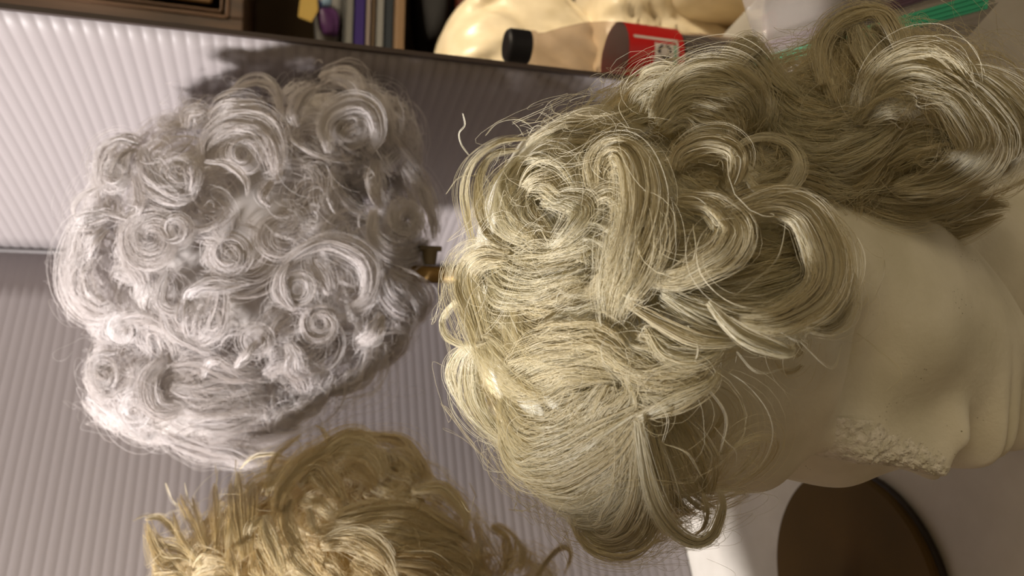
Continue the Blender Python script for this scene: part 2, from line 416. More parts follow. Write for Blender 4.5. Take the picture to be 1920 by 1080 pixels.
# ------------------------------------------------------------------ mannequin head
HC = np.array([-.001, .310]); ZTOP = ZT + .345; HH = .239
FW = np.array([-.63, -.78]); FW /= np.linalg.norm(FW); RT = np.array([-FW[1], FW[0]])   # RT: the head's right-hand side toward the photographer is -RT
mh = empty('mannequin_head', (HC[0], HC[1], ZT))
def headpt(xl, yl, z):
    xy = HC + RT * xl + FW * yl
    return (xy[0], xy[1], z)
ts = [0, .012, .04, .1, .2, .35, .5, .62, .72, .82, .92, .97, 1.0]
ws = [.002, .022, .040, .060, .073, .079, .077, .073, .067, .056, .042, .030, .010]
fs = [.002, .024, .045, .066, .080, .087, .083, .083, .083, .084, .081, .072, .045]
bs = [.002, .026, .050, .074, .090, .097, .090, .074, .052, .034, .026, .018, .006]
def g(x, s): return math.exp(-(x / s) ** 2)
nz, na = 190, 200
P = np.zeros((nz, na, 3))
for i in range(nz):
    t = (i / (nz - 1)); t = t if t > .02 else t
    w = np.interp(t, ts, ws); f = np.interp(t, ts, fs); b_ = np.interp(t, ts, bs)
    for j in range(na):
        a = 2 * math.pi * j / na; s_, c_ = math.sin(a), math.cos(a)   # c_>0: face side
        ex = .92
        xl = w * math.copysign(abs(s_) ** ex, s_); yl = (f if c_ > 0 else b_) * math.copysign(abs(c_) ** ex, c_)
        if c_ > 0:
            X = xl
            nose = 0.0125 * g(t - .69, .035) * g(X, .011) + .011 * g(t - .64, .05) * g(X, .010) + .009 * g(t - .56, .05) * g(X, .010)
            ala = .010 * g(t - .715, .022) * (g(X - .012, .007) + g(X + .012, .007))
            eye = -.017 * g(t - .535, .040) * (g(X - .031, .017) + g(X + .031, .017)) + .007 * g(t - .54, .018) * (g(X - .031, .012) + g(X + .031, .012))
            brow = .005 * g(t - .47, .03) * (g(X - .028, .022) + g(X + .028, .022))
            cheek = .006 * g(t - .66, .06) * (g(X - .045, .018) + g(X + .045, .018))
            lips = .0115 * g(t - .805, .017) * g(X, .019) + .0085 * g(t - .843, .015) * g(X, .017) - .004 * g(t - .824, .006) * g(X, .020) - .005 * g(t - .875, .018) * g(X, .022)
            chin = .008 * g(t - .94, .035) * g(X, .02)
            yl += (nose + ala + eye + brow + cheek + lips + chin) * min(1, c_ * 2.2)
        z = ZTOP - HH * t
        ear = .012 * g(t - .60, .07) * g(yl + .008, .010)
        xl += math.copysign(ear, xl) if abs(xl) > .03 else 0
        P[i, j] = headpt(xl, yl, z)
ho = grid_mesh('head', P, M_foam, mh, close_u=True)
# neck and base: flaring foot of foam, continuous with the head
bm = bmesh.new()
prof = [(.050, .0), (.078, .0), (.084, .004), (.084, .018), (.078, .026), (.060, .040), (.050, .060), (.046, .085), (.047, .120), (.050, .150), (.04, .17)]
npx = HC - FW * .022
lathe(bm, prof, 96, (npx[0], npx[1], ZT + .001))
for v in bm.verts:
    q = v.co * 180; v.co += v.normal * 0
from_bm('neck', bm, M_foam, mh)
# scuffed, crumbling bridge of the nose
Q = np.zeros((110, 64, 3))
rs = np.random.default_rng(3)
nz1 = rs.normal(size=(110, 64)); nz1 = (nz1 + np.roll(nz1, 1, 0) + np.roll(nz1, 1, 1) + np.roll(nz1, (1, 1), (0, 1))) / 2; nz1 = nz1 + np.roll(np.roll(nz1, 2, 0), 2, 1) + np.roll(nz1, 3, 0)
for i in range(110):
    t = .50 + .235 * i / 109; f = np.interp(t, ts, fs)
    for j in range(64):
        X = -.011 + .022 * j / 63
        nose = 0.0125 * g(t - .69, .035) * g(X, .011) + .011 * g(t - .64, .05) * g(X, .010) + .009 * g(t - .56, .05) * g(X, .010)
        w = np.interp(t, ts, ws); yb = f * math.sqrt(max(0, 1 - (X / w) ** 2))
        k = abs(math.sin(math.pi * i / 109)) ** .5 * abs(math.sin(math.pi * j / 63)) ** .5
        yl = yb + nose - .0015 + k * (.0024 + .00022 * nz1[i, j])
        Q[i, j] = headpt(X, yl, ZTOP - HH * t)
so = grid_mesh('scuffed_nose_ridge', Q, M_foamrough, mh)
so['label'] = 'rough chipped foam ridge'
tag(mh, 'white foam mannequin head with chipped nose, wearing the large cream wig', 'mannequin head')

# ------------------------------------------------------------------ cream wig (front)
H_cream = hair_mat('cream_hair', (.89, .82, .59), (.98, .96, .83), rough=.34, transl=.45, spec=.7)
H_creamcap = mat('cream_hair_mass', (.85, .74, .48), rough=.8, spec=.1)
wf = Wig([(1200, 600, .345, 306, 372, .102), (1590, 262, .335, 250, 165, .070), (1250, 270, .345, 150, 120, .07)], K=20, radius=.00006, dens=2.2)
fr = empty('wig', (HC[0], HC[1], ZT + .2))
L = wf.lock
def in_front(u, v, d):
    if u > 1330 and v > 560: return False
    if u > 1600 and v > 420 - (u - 1600) * .05: return False
    if u > 1450 and v > 640: return False
    return True
wf.fill(460, 44, .0085, .017, h=(-.10, 0.0), region=in_front, L=.06)
for a in [
 ([(987,258),(931,267),(884,303),(866,356),(873,411),(889,472)],16,45,.10,.02),
 ([(973,281),(925,292),(903,328),(900,378),(912,428),(937,464)],14,80,.10,.02),
 ([(985,290),(955,335),(945,380),(955,420),(985,440),(1020,445)],26,200,.06,.04),
 ([(1000,300),(985,350),(975,400),(1000,430),(1050,430)],26,160,.04,.05),
 ([(981,300),(1020,286),(1064,305),(1087,344),(1089,378)],16,150,.08,.05),
 ([(970,378),(1000,345),(1030,345),(1055,372),(1084,389)],24,160,.06,.05),
 ([(1014,378),(1056,378),(1092,394),(1081,422),(1048,456),(1020,472)],18,150,.08,.05),
 ([(930,420),(970,400),(1000,425),(1030,460),(1080,450)],24,160,.04,.05),
 ([(987,272),(1014,253),(1056,236),(1098,233),(1167,242)],13,140,.06,.03),
 ([(1010,280),(1050,262),(1110,262),(1160,275),(1200,300)],28,200,.02,.04),
 ([(1120,353),(1118,308),(1139,283),(1165,283),(1186,311),(1197,367),(1192,422),(1172,478),(1140,525),(1092,565)],20,420,.10,.05),
 ([(1130,360),(1132,325),(1150,305),(1170,318),(1175,350)],12,120,.08,.04),
 ([(1098,420),(1110,380),(1140,365),(1165,385),(1160,425),(1130,445)],14,110,.05,.04),
 ([(1215,340),(1212,400),(1198,460),(1176,520),(1158,560),(1150,610)],28,380,.08,.05),
 ([(1060,480),(1100,450),(1130,480),(1120,520),(1070,530)],24,120,.02,.04),
 ([(956,482),(911,477),(882,496),(874,528),(884,570),(898,620),(908,660),(919,712)],24,320,.08,.04),
 ([(892,504),(925,524),(950,543),(1000,548),(1050,530),(1105,515)],22,220,.06,.04),
 ([(930,470),(970,490),(1022,493),(1078,477),(1125,455)],28,260,.05,.04),
 ([(883,546),(850,571),(829,599),(834,627),(856,643),(885,649),(915,640)],7,60,.12,.04),
 ([(892,643),(860,666),(847,699),(856,732),(871,762),(895,800)],12,80,.10,.04),
 ([(897,652),(881,677),(880,724),(892,765),(920,805),(950,830)],18,200,.08,.04),
 ([(889,571),(925,627),(967,677),(1000,710),(1050,735)],30,280,.06,.05),
 ([(967,552),(994,577),(1036,580),(1078,553),(1120,540)],28,220,.05,.04),
 ([(972,585),(978,627),(1008,654),(1064,652),(1119,643),(1161,671),(1200,690)],24,280,.07,.05),
 ([(933,704),(967,722),(1011,708),(1050,690),(1106,690),(1165,703)],30,300,.06,.05),
 ([(1000,600),(1040,625),(1090,620),(1130,590),(1150,560)],26,220,.05,.04),
 ([(1160,600),(1170,650),(1210,670),(1260,690),(1300,700)],24,160,.03,.05),
 ([(1210,770),(1130,815),(1060,862),(990,880),(960,860),(948,825),(955,790)],22,340,.09,.06),
 ([(1140,760),(1085,820),(1030,845),(985,840),(960,805),(962,770)],22,300,.08,.06),
 ([(1085,735),(1065,785),(1020,812),(975,798),(950,765),(945,735)],20,240,.07,.06),
 ([(1205,785),(1160,850),(1105,890),(1050,912),(1000,900),(963,872)],22,320,.09,.06),
 ([(1205,790),(1185,860),(1145,915),(1100,945),(1050,945),(1010,925)],24,320,.08,.06),
 ([(1140,720),(1110,770),(1060,800),(1010,800)],28,220,.06,.06),
 ([(1180,700),(1190,740),(1150,790),(1100,830)],26,220,.06,.06),
 ([(900,760),(925,800),(955,830),(990,850)],20,140,.05,.04),
 ([(1195,790),(1207,850),(1210,910),(1198,960),(1172,998),(1138,1010),(1105,998),(1090,970),(1105,950)],24,360,.10,.05),
 ([(1180,800),(1175,870),(1165,930),(1140,965),(1105,975)],24,260,.08,.05),
 ([(1240,970),(1222,1010),(1190,1038),(1150,1046),(1110,1033),(1082,1000),(1066,960)],10,42,.14,.04),
 ([(1230,950),(1205,995),(1165,1022),(1125,1015),(1095,985)],16,80,.12,.04),
 ([(1195,788),(1205,850),(1222,925),(1245,975),(1278,1007),(1310,1017),(1336,1003),(1350,972),(1356,942),(1345,915)],8,210,.14,.05),
 ([(1318,925),(1326,960),(1320,988),(1300,1008)],6,40,.12,.03),
 ([(1230,775),(1262,850),(1290,910),(1320,945),(1350,960)],14,60,.04,.04),
 ([(1240,770),(1275,790),(1310,850),(1322,900),(1320,940)],16,70,.02,.04),
 ([(1225,800),(1240,870),(1260,930),(1300,970)],16,80,.04,.04),
 ([(1190,788),(1240,767),(1290,747),(1335,722),(1352,690)],10,90,.10,.05),
 ([(1160,470),(1220,458),(1290,452),(1340,440)],28,260,.02,.04),
 ([(1170,500),(1230,500),(1290,490)],24,160,.02,.03),
 ([(1270,372),(1330,378),(1366,407),(1379,436),(1358,476),(1317,503),(1267,528),(1215,527)],16,300,.10,.05),
 ([(1360,400),(1383,393),(1450,377),(1505,397),(1537,450),(1549,507),(1533,555),(1483,592),(1433,606),(1383,602)],19,520,.14,.06),
 ([(1490,385),(1530,410),(1560,457),(1572,507),(1562,557),(1543,607)],17,260,.12,.05),
 ([(1250,522),(1330,562),(1420,562),(1500,532),(1538,480)],24,300,.05,.04),
 ([(1240,548),(1320,588),(1420,608),(1490,592),(1530,560)],20,240,.06,.04),
 ([(1370,470),(1440,475),(1500,455),(1520,430)],24,240,.03,.04),
 ([(1380,430),(1440,425),(1490,440)],20,160,.02,.04),
 ([(1300,530),(1390,530),(1470,515),(1520,495)],20,200,.04,.04),
 ([(1328,565),(1357,600),(1397,633),(1440,650),(1480,661),(1492,652)],8,190,.16,.05),
 ([(1510,612),(1548,617),(1575,600),(1588,570),(1592,520),(1585,480)],14,160,.12,.05),
 ([(1180,572),(1250,613),(1317,640),(1400,642)],8,60,.12,.04),
 ([(1190,622),(1260,655),(1330,660),(1400,640)],18,150,.06,.04),
 ([(1210,610),(1245,660),(1300,670),(1345,652),(1355,618)],14,90,.08,.04),
 ([(1150,690),(1230,708),(1300,697),(1345,668)],14,120,.08,.04),
 ([(1180,740),(1240,748),(1290,730),(1330,700)],12,70,.08,.04),
 ([(1231,222),(1259,178),(1300,156),(1356,156),(1398,172),(1420,206),(1417,240)],28,460,.12,.06),
 ([(1237,238),(1275,205),(1320,205),(1362,230),(1378,262)],24,300,.10,.05),
 ([(1425,152),(1450,183),(1452,228),(1440,260)],18,200,.08,.05),
 ([(1180,230),(1210,200),(1250,200),(1290,230),(1300,270)],24,220,.05,.05),
 ([(1264,318),(1275,289),(1314,272),(1359,278),(1381,300),(1378,336),(1362,352)],15,260,.12,.05),
 ([(1275,345),(1310,325),(1345,325),(1365,345)],22,200,.05,.04),
 ([(1240,300),(1260,340),(1300,370),(1360,372)],18,160,.06,.04),
 ([(1378,283),(1398,264),(1439,256),(1481,272),(1499,306),(1489,339),(1464,361),(1426,361),(1403,336),(1396,300)],7,150,.15,.03),
 ([(1410,290),(1450,310),(1480,330)],24,160,.02,.03),
 ([(1200,160),(1208,138),(1236,128),(1268,133),(1290,150)],7,90,.12,.04),
 ([(1170,215),(1190,180),(1240,150),(1290,140)],22,90,.06,.06),
 ([(1150,200),(1180,230),(1230,240)],24,120,.02,.04),
 ([(1300,165),(1352,128),(1390,88),(1412,80),(1432,110),(1462,148),(1500,180)],15,200,.12,.05),
 ([(1320,170),(1370,140),(1410,120),(1440,160)],20,160,.08,.05),
 ([(1542,160),(1538,83),(1567,43),(1613,24),(1653,27),(1675,53),(1695,100),(1725,135)],14,300,.16,.06),
 ([(1590,40),(1562,100),(1568,150),(1575,200)],18,220,.12,.05),
 ([(1605,45),(1622,90),(1636,130),(1625,175)],16,260,.16,.05),
 ([(1640,45),(1670,90),(1690,130),(1680,170)],16,180,.12,.05),
 ([(1627,215),(1647,165),(1693,135),(1745,140),(1790,165),(1835,205)],26,340,.10,.05),
 ([(1607,233),(1640,190),(1690,170),(1740,180)],26,260,.08,.05),
 ([(1723,172),(1773,187),(1807,227),(1827,267),(1807,303),(1757,335),(1673,350)],24,380,.12,.05),
 ([(1773,136),(1823,145),(1873,185),(1905,233),(1905,283),(1880,315),(1830,340)],24,360,.10,.05),
 ([(1817,207),(1850,258),(1840,302),(1790,335),(1740,365)],18,260,.13,.05),
 ([(1653,305),(1700,270),(1757,263),(1805,270)],22,260,.05,.04),
 ([(1660,340),(1710,305),(1770,300),(1800,310)],20,220,.04,.04),
 ([(1560,330),(1620,365),(1700,382),(1780,372),(1840,352)],24,300,.06,.04),
 ([(1600,400),(1680,412),(1760,402),(1850,385),(1895,385)],17,240,.04,.03),
 ([(1450,150),(1500,185),(1560,200),(1620,190)],26,240,.05,.05),
 ([(1440,215),(1510,238),(1600,240),(1660,225)],26,260,.04,.05),
 ([(1490,285),(1560,290),(1630,262),(1680,230)],26,260,.05,.05),
 ([(1510,340),(1560,342),(1620,312),(1660,280)],24,240,.05,.05),
 ([(1520,380),(1570,395),(1630,385),(1680,360)],22,220,.04,.04),
 ([(1590,270),(1612,350),(1606,420),(1586,480),(1595,540)],18,150,.10,.03),
 ([(1560,380),(1620,420),(1680,425),(1740,415)],16,140,.02,.03),
 ([(1470,325),(1540,340),(1600,380),(1622,440)],28,260,.10,.03),
 ([(1490,300),(1560,325),(1625,345)],26,240,.10,.03),
 ([(1385,375),(1450,350),(1520,355),(1570,390)],24,220,.08,.03),
 ([(1560,420),(1590,480),(1600,540),(1585,590)],16,110,.10,.03),
 ([(1640,405),(1720,432),(1800,428),(1885,402)],18,240,.10,.03),
 ([(1640,120),(1700,160),(1720,220)],24,160,.04,.05),
]:
    L(a[0], a[1], a[2], h=a[3], lift=a[4], frizz=.05)
nl = len(wf.S)
# loose single hairs
for a in [
 [(868,212),(872,235),(861,250),(865,272),(880,292)],[(1430,112),(1455,150),(1485,180),(1500,245)],[(836,364),(862,332),(900,330)],
 [(910,255),(935,230),(975,225),(1005,245)],[(960,228),(972,240),(982,258)],[(990,255),(1002,238),(1020,238),(1032,252)],
 [(1352,690),(1400,720),(1440,770),(1450,820),(1430,870),(1410,885)],[(1340,800),(1365,830),(1382,850),(1378,895)],
 [(1450,375),(1473,400),(1460,480),(1410,530),(1370,560)],[(1260,375),(1300,372),(1330,400),(1335,440)],
 [(1300,420),(1305,470),(1290,520)],[(865,940),(880,960),(890,930)],[(963,820),(962,860),(1000,905),(1080,930)],
 [(905,820),(905,860),(925,880),(955,888)],[(968,940),(965,955),(985,958),(1010,945)],[(975,905),(968,935),(990,955)],
 [(1090,968),(1100,1000),(1150,1020),(1200,1010)],[(1580,440),(1560,520),(1540,590)],[(1600,620),(1640,650),(1690,700),(1660,735)],
 [(1500,640),(1560,690),(1580,640)],[(1597,569),(1612,569),(1618,570)],[(1150,540),(1180,560),(1220,565)],
 [(1100,600),(1130,640),(1180,655)],[(940,560),(960,600),(975,640)],[(1000,440),(1010,430),(1030,435)],[(1010,420),(1022,445),(1028,460)],
 [(1240,150),(1220,170),(1205,200)],[(1180,240),(1160,200),(1175,170)],[(1290,610),(1310,650),(1300,690)],[(1130,620),(1122,590),(1132,560)],
 [(1380,660),(1420,700),(1480,690)],[(1320,720),(1360,780),(1350,850)],[(1240,830),(1290,850),(1320,900)],[(1210,740),(1250,780),(1240,840)],
 [(990,700),(1010,680),(1040,660),(1075,650)],[(1460,620),(1500,640),(1520,610)],[(1640,440),(1660,500),(1640,560)],[(1560,640),(1610,640),(1650,610)]]:
    wf.stray(a, rad=1.15, h=.10, n=2, w=2)
wf.fill(420, 4, .010, .016, h=(.04, .15), region=in_front, L=.035, rad=.95)
# split: combed locks and loose flyaway hairs
tagS = wf.S; 
class _V: pass
def build_range(w, a, b, name, m, parent):
    keep = w.S; w.S = keep[a:b]; r = w.build(name, m, parent); w.S = keep; return r
build_range(wf, 0, nl, 'curled_hair', H_cream, fr)
build_range(wf, nl, len(wf.S), 'loose_hair', H_cream, fr)
# woven cap under the hair
wcE = [(wf.E[0][0] + fwd * .004, wf.E[0][1] * np.array([.80, .93, .93])), (wf.E[1][0], wf.E[1][1]), (wf.E[2][0], wf.E[2][1])]
wcE[0] = (wcE[0][0] - CR * .018, wcE[0][1])
wf.cap('wig_cap', H_creamcap, fr, .84, wcE)
tag(fr, 'large cream blonde curly wig on the foam mannequin head in front', 'wig')

# ------------------------------------------------------------------ white wig (behind, left)
H_white = hair_mat('silver_white_hair', (.90, .86, .84), (.98, .96, .96), rough=.36, transl=.45, spec=.6)
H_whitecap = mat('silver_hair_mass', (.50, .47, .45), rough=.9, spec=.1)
ww = Wig([(484, 486, .585, 298, 286, .100), (400, 712, .57, 205, 118, .07), (640, 262, .585, 140, 100, .06), (690, 535, .585, 92, 140, .06)], K=18, radius=.00009, dens=1.4)
wr = empty('wig', (aty(470, 500, .56)[0], .56, ZT + .3))
def in_white(u, v, d): return True
ww.fill(800, 38, .0085, .015, h=(-.09, .03), L=.03, frizz=.12)
L = ww.lock
for a in [
 ([(389,303),(392,270),(426,242),(481,245),(509,276),(517,314),(520,345)],17,250),
 ([(384,303),(426,309),(459,339),(464,370)],4,80,.16),
 ([(398,232),(426,205),(462,212),(481,231),(482,255)],15,160),
 ([(350,242),(356,218),(384,212),(400,225)],12,90),
 ([(400,190),(461,158),(495,155),(519,170),(531,223)],8,80),
 ([(430,170),(461,145),(492,142),(519,165),(533,215)],4,40),
 ([(264,276),(275,314),(298,356),(331,375),(370,370)],15,190),
 ([(290,290),(300,330),(325,350),(360,350)],16,150),
 ([(356,295),(366,331),(358,372)],9,110),
 ([(264,273),(231,266),(200,290),(187,331),(189,355)],17,200),
 ([(250,280),(228,300),(215,340),(240,355)],16,140),
 ([(187,350),(150,370),(138,392),(148,416)],7,60),
 ([(175,389),(203,400),(237,411),(270,420)],7,90),
 ([(253,330),(262,384),(255,405)],9,90),
 ([(205,405),(158,422),(143,464),(135,511),(140,555),(171,592),(214,594)],18,360),
 ([(185,470),(155,505),(162,555),(192,578),(214,567)],18,240),
 ([(200,430),(175,455),(160,490)],16,150),
 ([(228,417),(234,461),(248,505),(264,530),(253,568)],12,190),
 ([(314,505),(300,545),(300,572),(325,585),(352,567)],9,130),
 ([(348,574),(356,550),(384,537),(426,535),(470,530)],9,140),
 ([(384,450),(412,464),(445,492),(453,505)],8,80),
 ([(412,540),(406,580),(387,622),(362,641)],17,220),
 ([(352,556),(352,594),(362,638)],12,150),
 ([(214,605),(253,600),(287,606),(318,628)],10,110),
 ([(303,583),(320,620),(359,644),(400,668)],13,150),
 ([(222,660),(186,670),(176,705),(192,739),(222,744)],10,190),
 ([(218,755),(233,789),(256,810),(281,822),(296,808)],10,150),
 ([(308,675),(281,703),(275,739),(289,767),(317,774),(350,761)],12,200),
 ([(325,690),(380,690),(440,710),(500,705)],30,280,.04),
 ([(320,735),(380,745),(440,735),(500,735)],28,260,.04),
 ([(353,780),(386,767),(428,765),(500,775)],16,180),
 ([(350,795),(400,798),(442,792),(490,783)],12,130),
 ([(306,815),(344,833),(386,847),(428,852),(462,866),(500,870)],18,240),
 ([(386,822),(442,811),(511,811),(570,800)],24,240),
 ([(400,850),(450,840),(510,838),(560,825)],20,200),
 ([(378,711),(389,683),(408,675),(428,686),(452,692)],6,90),
 ([(439,690),(461,667),(483,636)],6,90,.14),
 ([(539,642),(553,669),(555,694),(589,703)],12,170,.14),
 ([(494,705),(530,690),(560,715),(570,740)],14,150),
 ([(583,467),(583,494),(606,528),(617,556)],10,130),
 ([(540,492),(524,520),(528,556),(555,583)],8,130,.12),
 ([(533,497),(575,467),(617,456),(672,478),(692,511),(686,556),(650,578)],13,240,.1),
 ([(717,589),(700,622),(669,646)],10,160,.14),
 ([(714,506),(728,553),(756,578),(785,594)],13,160),
 ([(728,511),(769,533),(792,567),(790,610)],17,200),
 ([(703,392),(700,442),(728,472),(769,475),(808,448)],13,220),
 ([(760,300),(788,345),(808,400),(815,455)],18,200),
 ([(617,287),(606,239),(628,209),(667,195),(700,214),(708,259),(688,290)],13,270,.12),
 ([(630,275),(640,240),(665,225),(685,245)],14,150),
 ([(678,170),(714,192),(730,245),(735,280)],13,160),
 ([(594,165),(572,184),(556,212),(560,240)],11,160),
 ([(600,150),(622,140),(664,153),(684,198)],14,170),
 ([(705,298),(703,348),(717,394)],12,170),
 ([(510,338),(495,368),(508,388)],7,90),
 ([(740,250),(770,290),(790,330)],18,160),
 ([(620,330),(600,380),(560,400),(520,390)],20,150,.0),
 ([(640,400),(600,430),(560,420)],20,120,.0),
 ([(700,640),(690,700),(650,730),(600,740)],22,220,.04),
 ([(620,700),(600,750),(560,780),(500,790)],24,220,.03),
 ([(740,600),(745,650),(710,700)],16,140,.03),
]:
    L(a[0], a[1] * 1.1, a[2], h=(a[3] if len(a) > 3 else .09), lift=.05, frizz=.09)
for (u, v, r, w, n, a0, sq) in [(287,450,50,14,260,0,1),(228,619,26,9,120,1,1),(196,703,26,9,150,2,1.1),(253,769,28,9,170,2,1),(600,606,28,8,130,0,1),(655,240,34,10,130,3,1.1),
      (330,330,30,10,120,2,1),(430,480,34,10,120,1,1),(330,430,32,10,110,4,1),(220,330,26,10,110,0,1),(455,290,34,10,120,2,1),(560,540,30,9,110,3,1),(760,410,30,10,110,4,1),(480,640,28,8,90,1,1),(400,600,26,8,100,5,1)]:
    ww.ringlet(u, v, r, w, n, a0=a0, squash=sq, h=.08, frizz=.1)
nl = len(ww.S)
ww.fill(260, 3, .012, .012, h=(.03, .17), L=.03, rad=.8)
for a in [[(590,120),(598,112),(604,118)],[(140,395),(128,420),(132,450)],[(480,148),(492,138),(520,150)],[(130,560),(126,590),(132,600)],[(170,720),(166,740),(172,750)]]:
    ww.stray(a, n=3, w=3, h=.1)
build_range(ww, 0, len(ww.S), 'curled_hair', H_white, wr)
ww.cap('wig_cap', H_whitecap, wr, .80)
tag(wr, 'silver white wig of tight round curls in front of the ribbed board', 'wig')

# ------------------------------------------------------------------ golden blonde wig (front left)
H_gold = hair_mat('golden_blonde_hair', (.86, .73, .45), (.98, .92, .72), rough=.33, transl=.35, spec=.7)
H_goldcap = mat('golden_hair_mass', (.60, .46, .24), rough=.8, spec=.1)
wb = Wig([(640, 1140, .52, 300, 285, .11), (420, 1170, .50, 110, 170, .06), (985, 1130, .51, 70, 90, .04)], K=18, radius=.00008, dens=1.5)
br = empty('wig', (SP[0], SP[1], ZT + .3))
def in_gold(u, v, d): return v < 1500
wb.fill(420, 40, .009, .018, h=(-.10, .02), L=.05, region=in_gold)
L = wb.lock
for a in [
 ([(400,1050),(370,990),(345,945),(338,925)],9,90),([(405,1040),(403,970),(402,905)],8,90),([(425,1050),(435,970),(432,905)],12,160),
 ([(455,1050),(445,950),(444,885)],12,150),([(470,1040),(470,950),(475,900)],14,150),([(380,1060),(340,1010),(325,960)],9,90),
 ([(390,1040),(372,980),(360,930)],7,60),([(350,1085),(305,1045),(285,1005),(274,975)],13,160),([(272,974),(302,972),(326,997),(345,1030)],7,90),
 ([(275,1000),(300,1020),(340,1030),(380,1060)],12,120),([(290,1060),(300,1080),(340,1075)],14,120),([(285,1030),(310,1050),(350,1050)],10,90),
 ([(500,890),(516,858),(538,836),(566,814)],8,60,.16),([(449,880),(474,858),(513,852),(540,860)],3,45,.16),
 ([(520,960),(530,920),(566,874),(607,849),(635,827),(663,816),(690,830),(699,863)],17,320,.14),
 ([(574,869),(602,886),(629,913),(645,950)],15,220,.14),([(560,915),(580,893),(600,900),(620,930)],12,150,.1),
 ([(545,935),(536,970),(550,1016),(582,1056)],13,220),([(496,965),(499,1002),(516,1044),(530,1085)],11,200,.14),
 ([(460,1020),(477,985),(506,967)],8,110),([(430,1025),(438,1058),(445,1090)],7,100,.12),([(541,1025),(562,1058),(600,1090)],8,130,.12),
 ([(579,952),(593,991),(609,1004)],7,90),([(590,796),(613,815),(628,880)],3,40,.16),([(600,800),(612,830),(608,860)],4,20,.14),
 ([(600,875),(642,847),(678,849),(705,869),(722,902)],20,320,.12),([(617,893),(656,878),(692,895),(699,922)],17,230,.1),
 ([(660,818),(739,827),(772,852),(796,886),(815,915)],17,320,.1),([(700,850),(753,880),(800,915)],28,300,.06),([(700,900),(750,925),(800,940)],20,200,.03),
 ([(770,921),(822,914),(851,936),(874,969),(869,1000)],11,220,.14),([(625,976),(669,961),(725,959),(794,972),(850,995),(885,1020)],20,380,.1),
 ([(600,1005),(656,997),(725,999),(800,1013),(870,1040)],26,400,.08),([(600,1022),(642,1010),(685,1019),(720,1046),(742,1085)],14,220,.14),
 ([(720,1020),(800,1040),(870,1065),(920,1090)],26,360,.08),([(700,1060),(780,1075),(860,1095)],24,260,.06),([(905,1012),(898,1040),(910,1070)],10,120,.1),
 ([(955,995),(980,1030),(973,1075)],10,140,.12),([(920,985),(950,1005),(955,1040),(940,1080)],14,180,.08),
 ([(1005,1080),(1033,1041),(1056,1025),(1070,1040),(1058,1080)],5,110,.14),([(590,1040),(620,1065),(650,1090)],14,150),([(480,1030),(490,1060),(500,1090)],12,140,.06),
 ([(360,1080),(400,1060),(440,1070)],16,140,.04),([(640,930),(650,960),(640,990)],14,120,.02),([(660,1050),(690,1070),(710,1095)],14,120,.05),
 ([(560,940),(600,950),(630,980)],14,120,.02),([(500,930),(515,900),(545,870)],12,150,.08),
]:
    L(a[0], a[1], a[2], h=(a[3] if len(a) > 3 else .09), lift=.05, frizz=.06)
nl = len(wb.S)
for a in [[(340,950),(325,940),(310,905)],[(346,905),(352,930),(362,960)],[(402,870),(404,900),(403,930)],[(443,860),(444,890),(443,920)],[(735,845),(742,860),(744,872)],
          [(870,1040),(885,1060),(880,1080)],[(250,977),(275,967),(300,968)],[(600,785),(606,800),(618,830)],[(680,790),(676,805),(674,812)],[(770,980),(785,1010),(788,1045)],
          [(555,820),(565,835),(572,860)],[(620,795),(618,815),(622,850)],[(320,960),(330,990),(350,1010)],[(880,905),(890,925),(895,935)]]:
    wb.stray(a, n=4, w=4, h=.12)
wb.fill(150, 3, .012, .02, h=(.02, .14), L=.05, rad=.9, region=in_gold)
build_range(wb, 0, nl, 'curled_hair', H_gold, br)
build_range(wb, nl, len(wb.S), 'loose_hair', H_gold, br)
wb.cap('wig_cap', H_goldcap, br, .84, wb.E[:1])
tag(br, 'golden blonde tousled wig, darkest of the three, cut off by the picture edge', 'wig')
# ------------------------------------------------------------------ cola bottle
BX, BY = .217, .668
bt = empty('bottle', (BX, BY, ZT))
M_pet = mat('clear_plastic', (.50, .43, .40), rough=.1, trans=.0, spec=.6)
def pet(nt, b):
    out = nt.nodes['Material Output']
    tp = N(nt, 'ShaderNodeBsdfTransparent'); tp.inputs[0].default_value = (.84, .78, .74, 1)
    mx = N(nt, 'ShaderNodeMixShader'); mx.inputs[0].default_value = .2
    nt.links.new(tp.outputs[0], mx.inputs[1]); nt.links.new(b.outputs[0], mx.inputs[2]); nt.links.new(mx.outputs[0], out.inputs['Surface'])
pet(M_pet.node_tree, M_pet.node_tree.nodes['Principled BSDF'])
BH = .232
prof = [(.010, .001), (.026, .001), (.031, .006), (.0325, .014), (.0325, .05), (.0305, .066), (.0305, .074), (.0325, .084), (.0325, .138), (.0318, .146), (.0285, .166), (.0215, .188), (.0150, .204), (.0138, .211), (.0155, .213), (.0155, .216), (.0130, .217), (.0130, .222)]
bm = bmesh.new(); lathe(bm, prof, 64, (BX, BY, ZT)); from_bm('bottle_body', bm, M_pet, bt)
bm = bmesh.new(); lathe(bm, [(.008, .003), (.024, .003), (.0295, .008), (.031, .015), (.031, .05), (.029, .066), (.029, .0725)], 48, (BX, BY, ZT)); lq = from_bm('cola', bm, mat('dark_cola', (.012, .007, .006), rough=.15), bt); lq['label'] = 'dark cola left in the lower half'
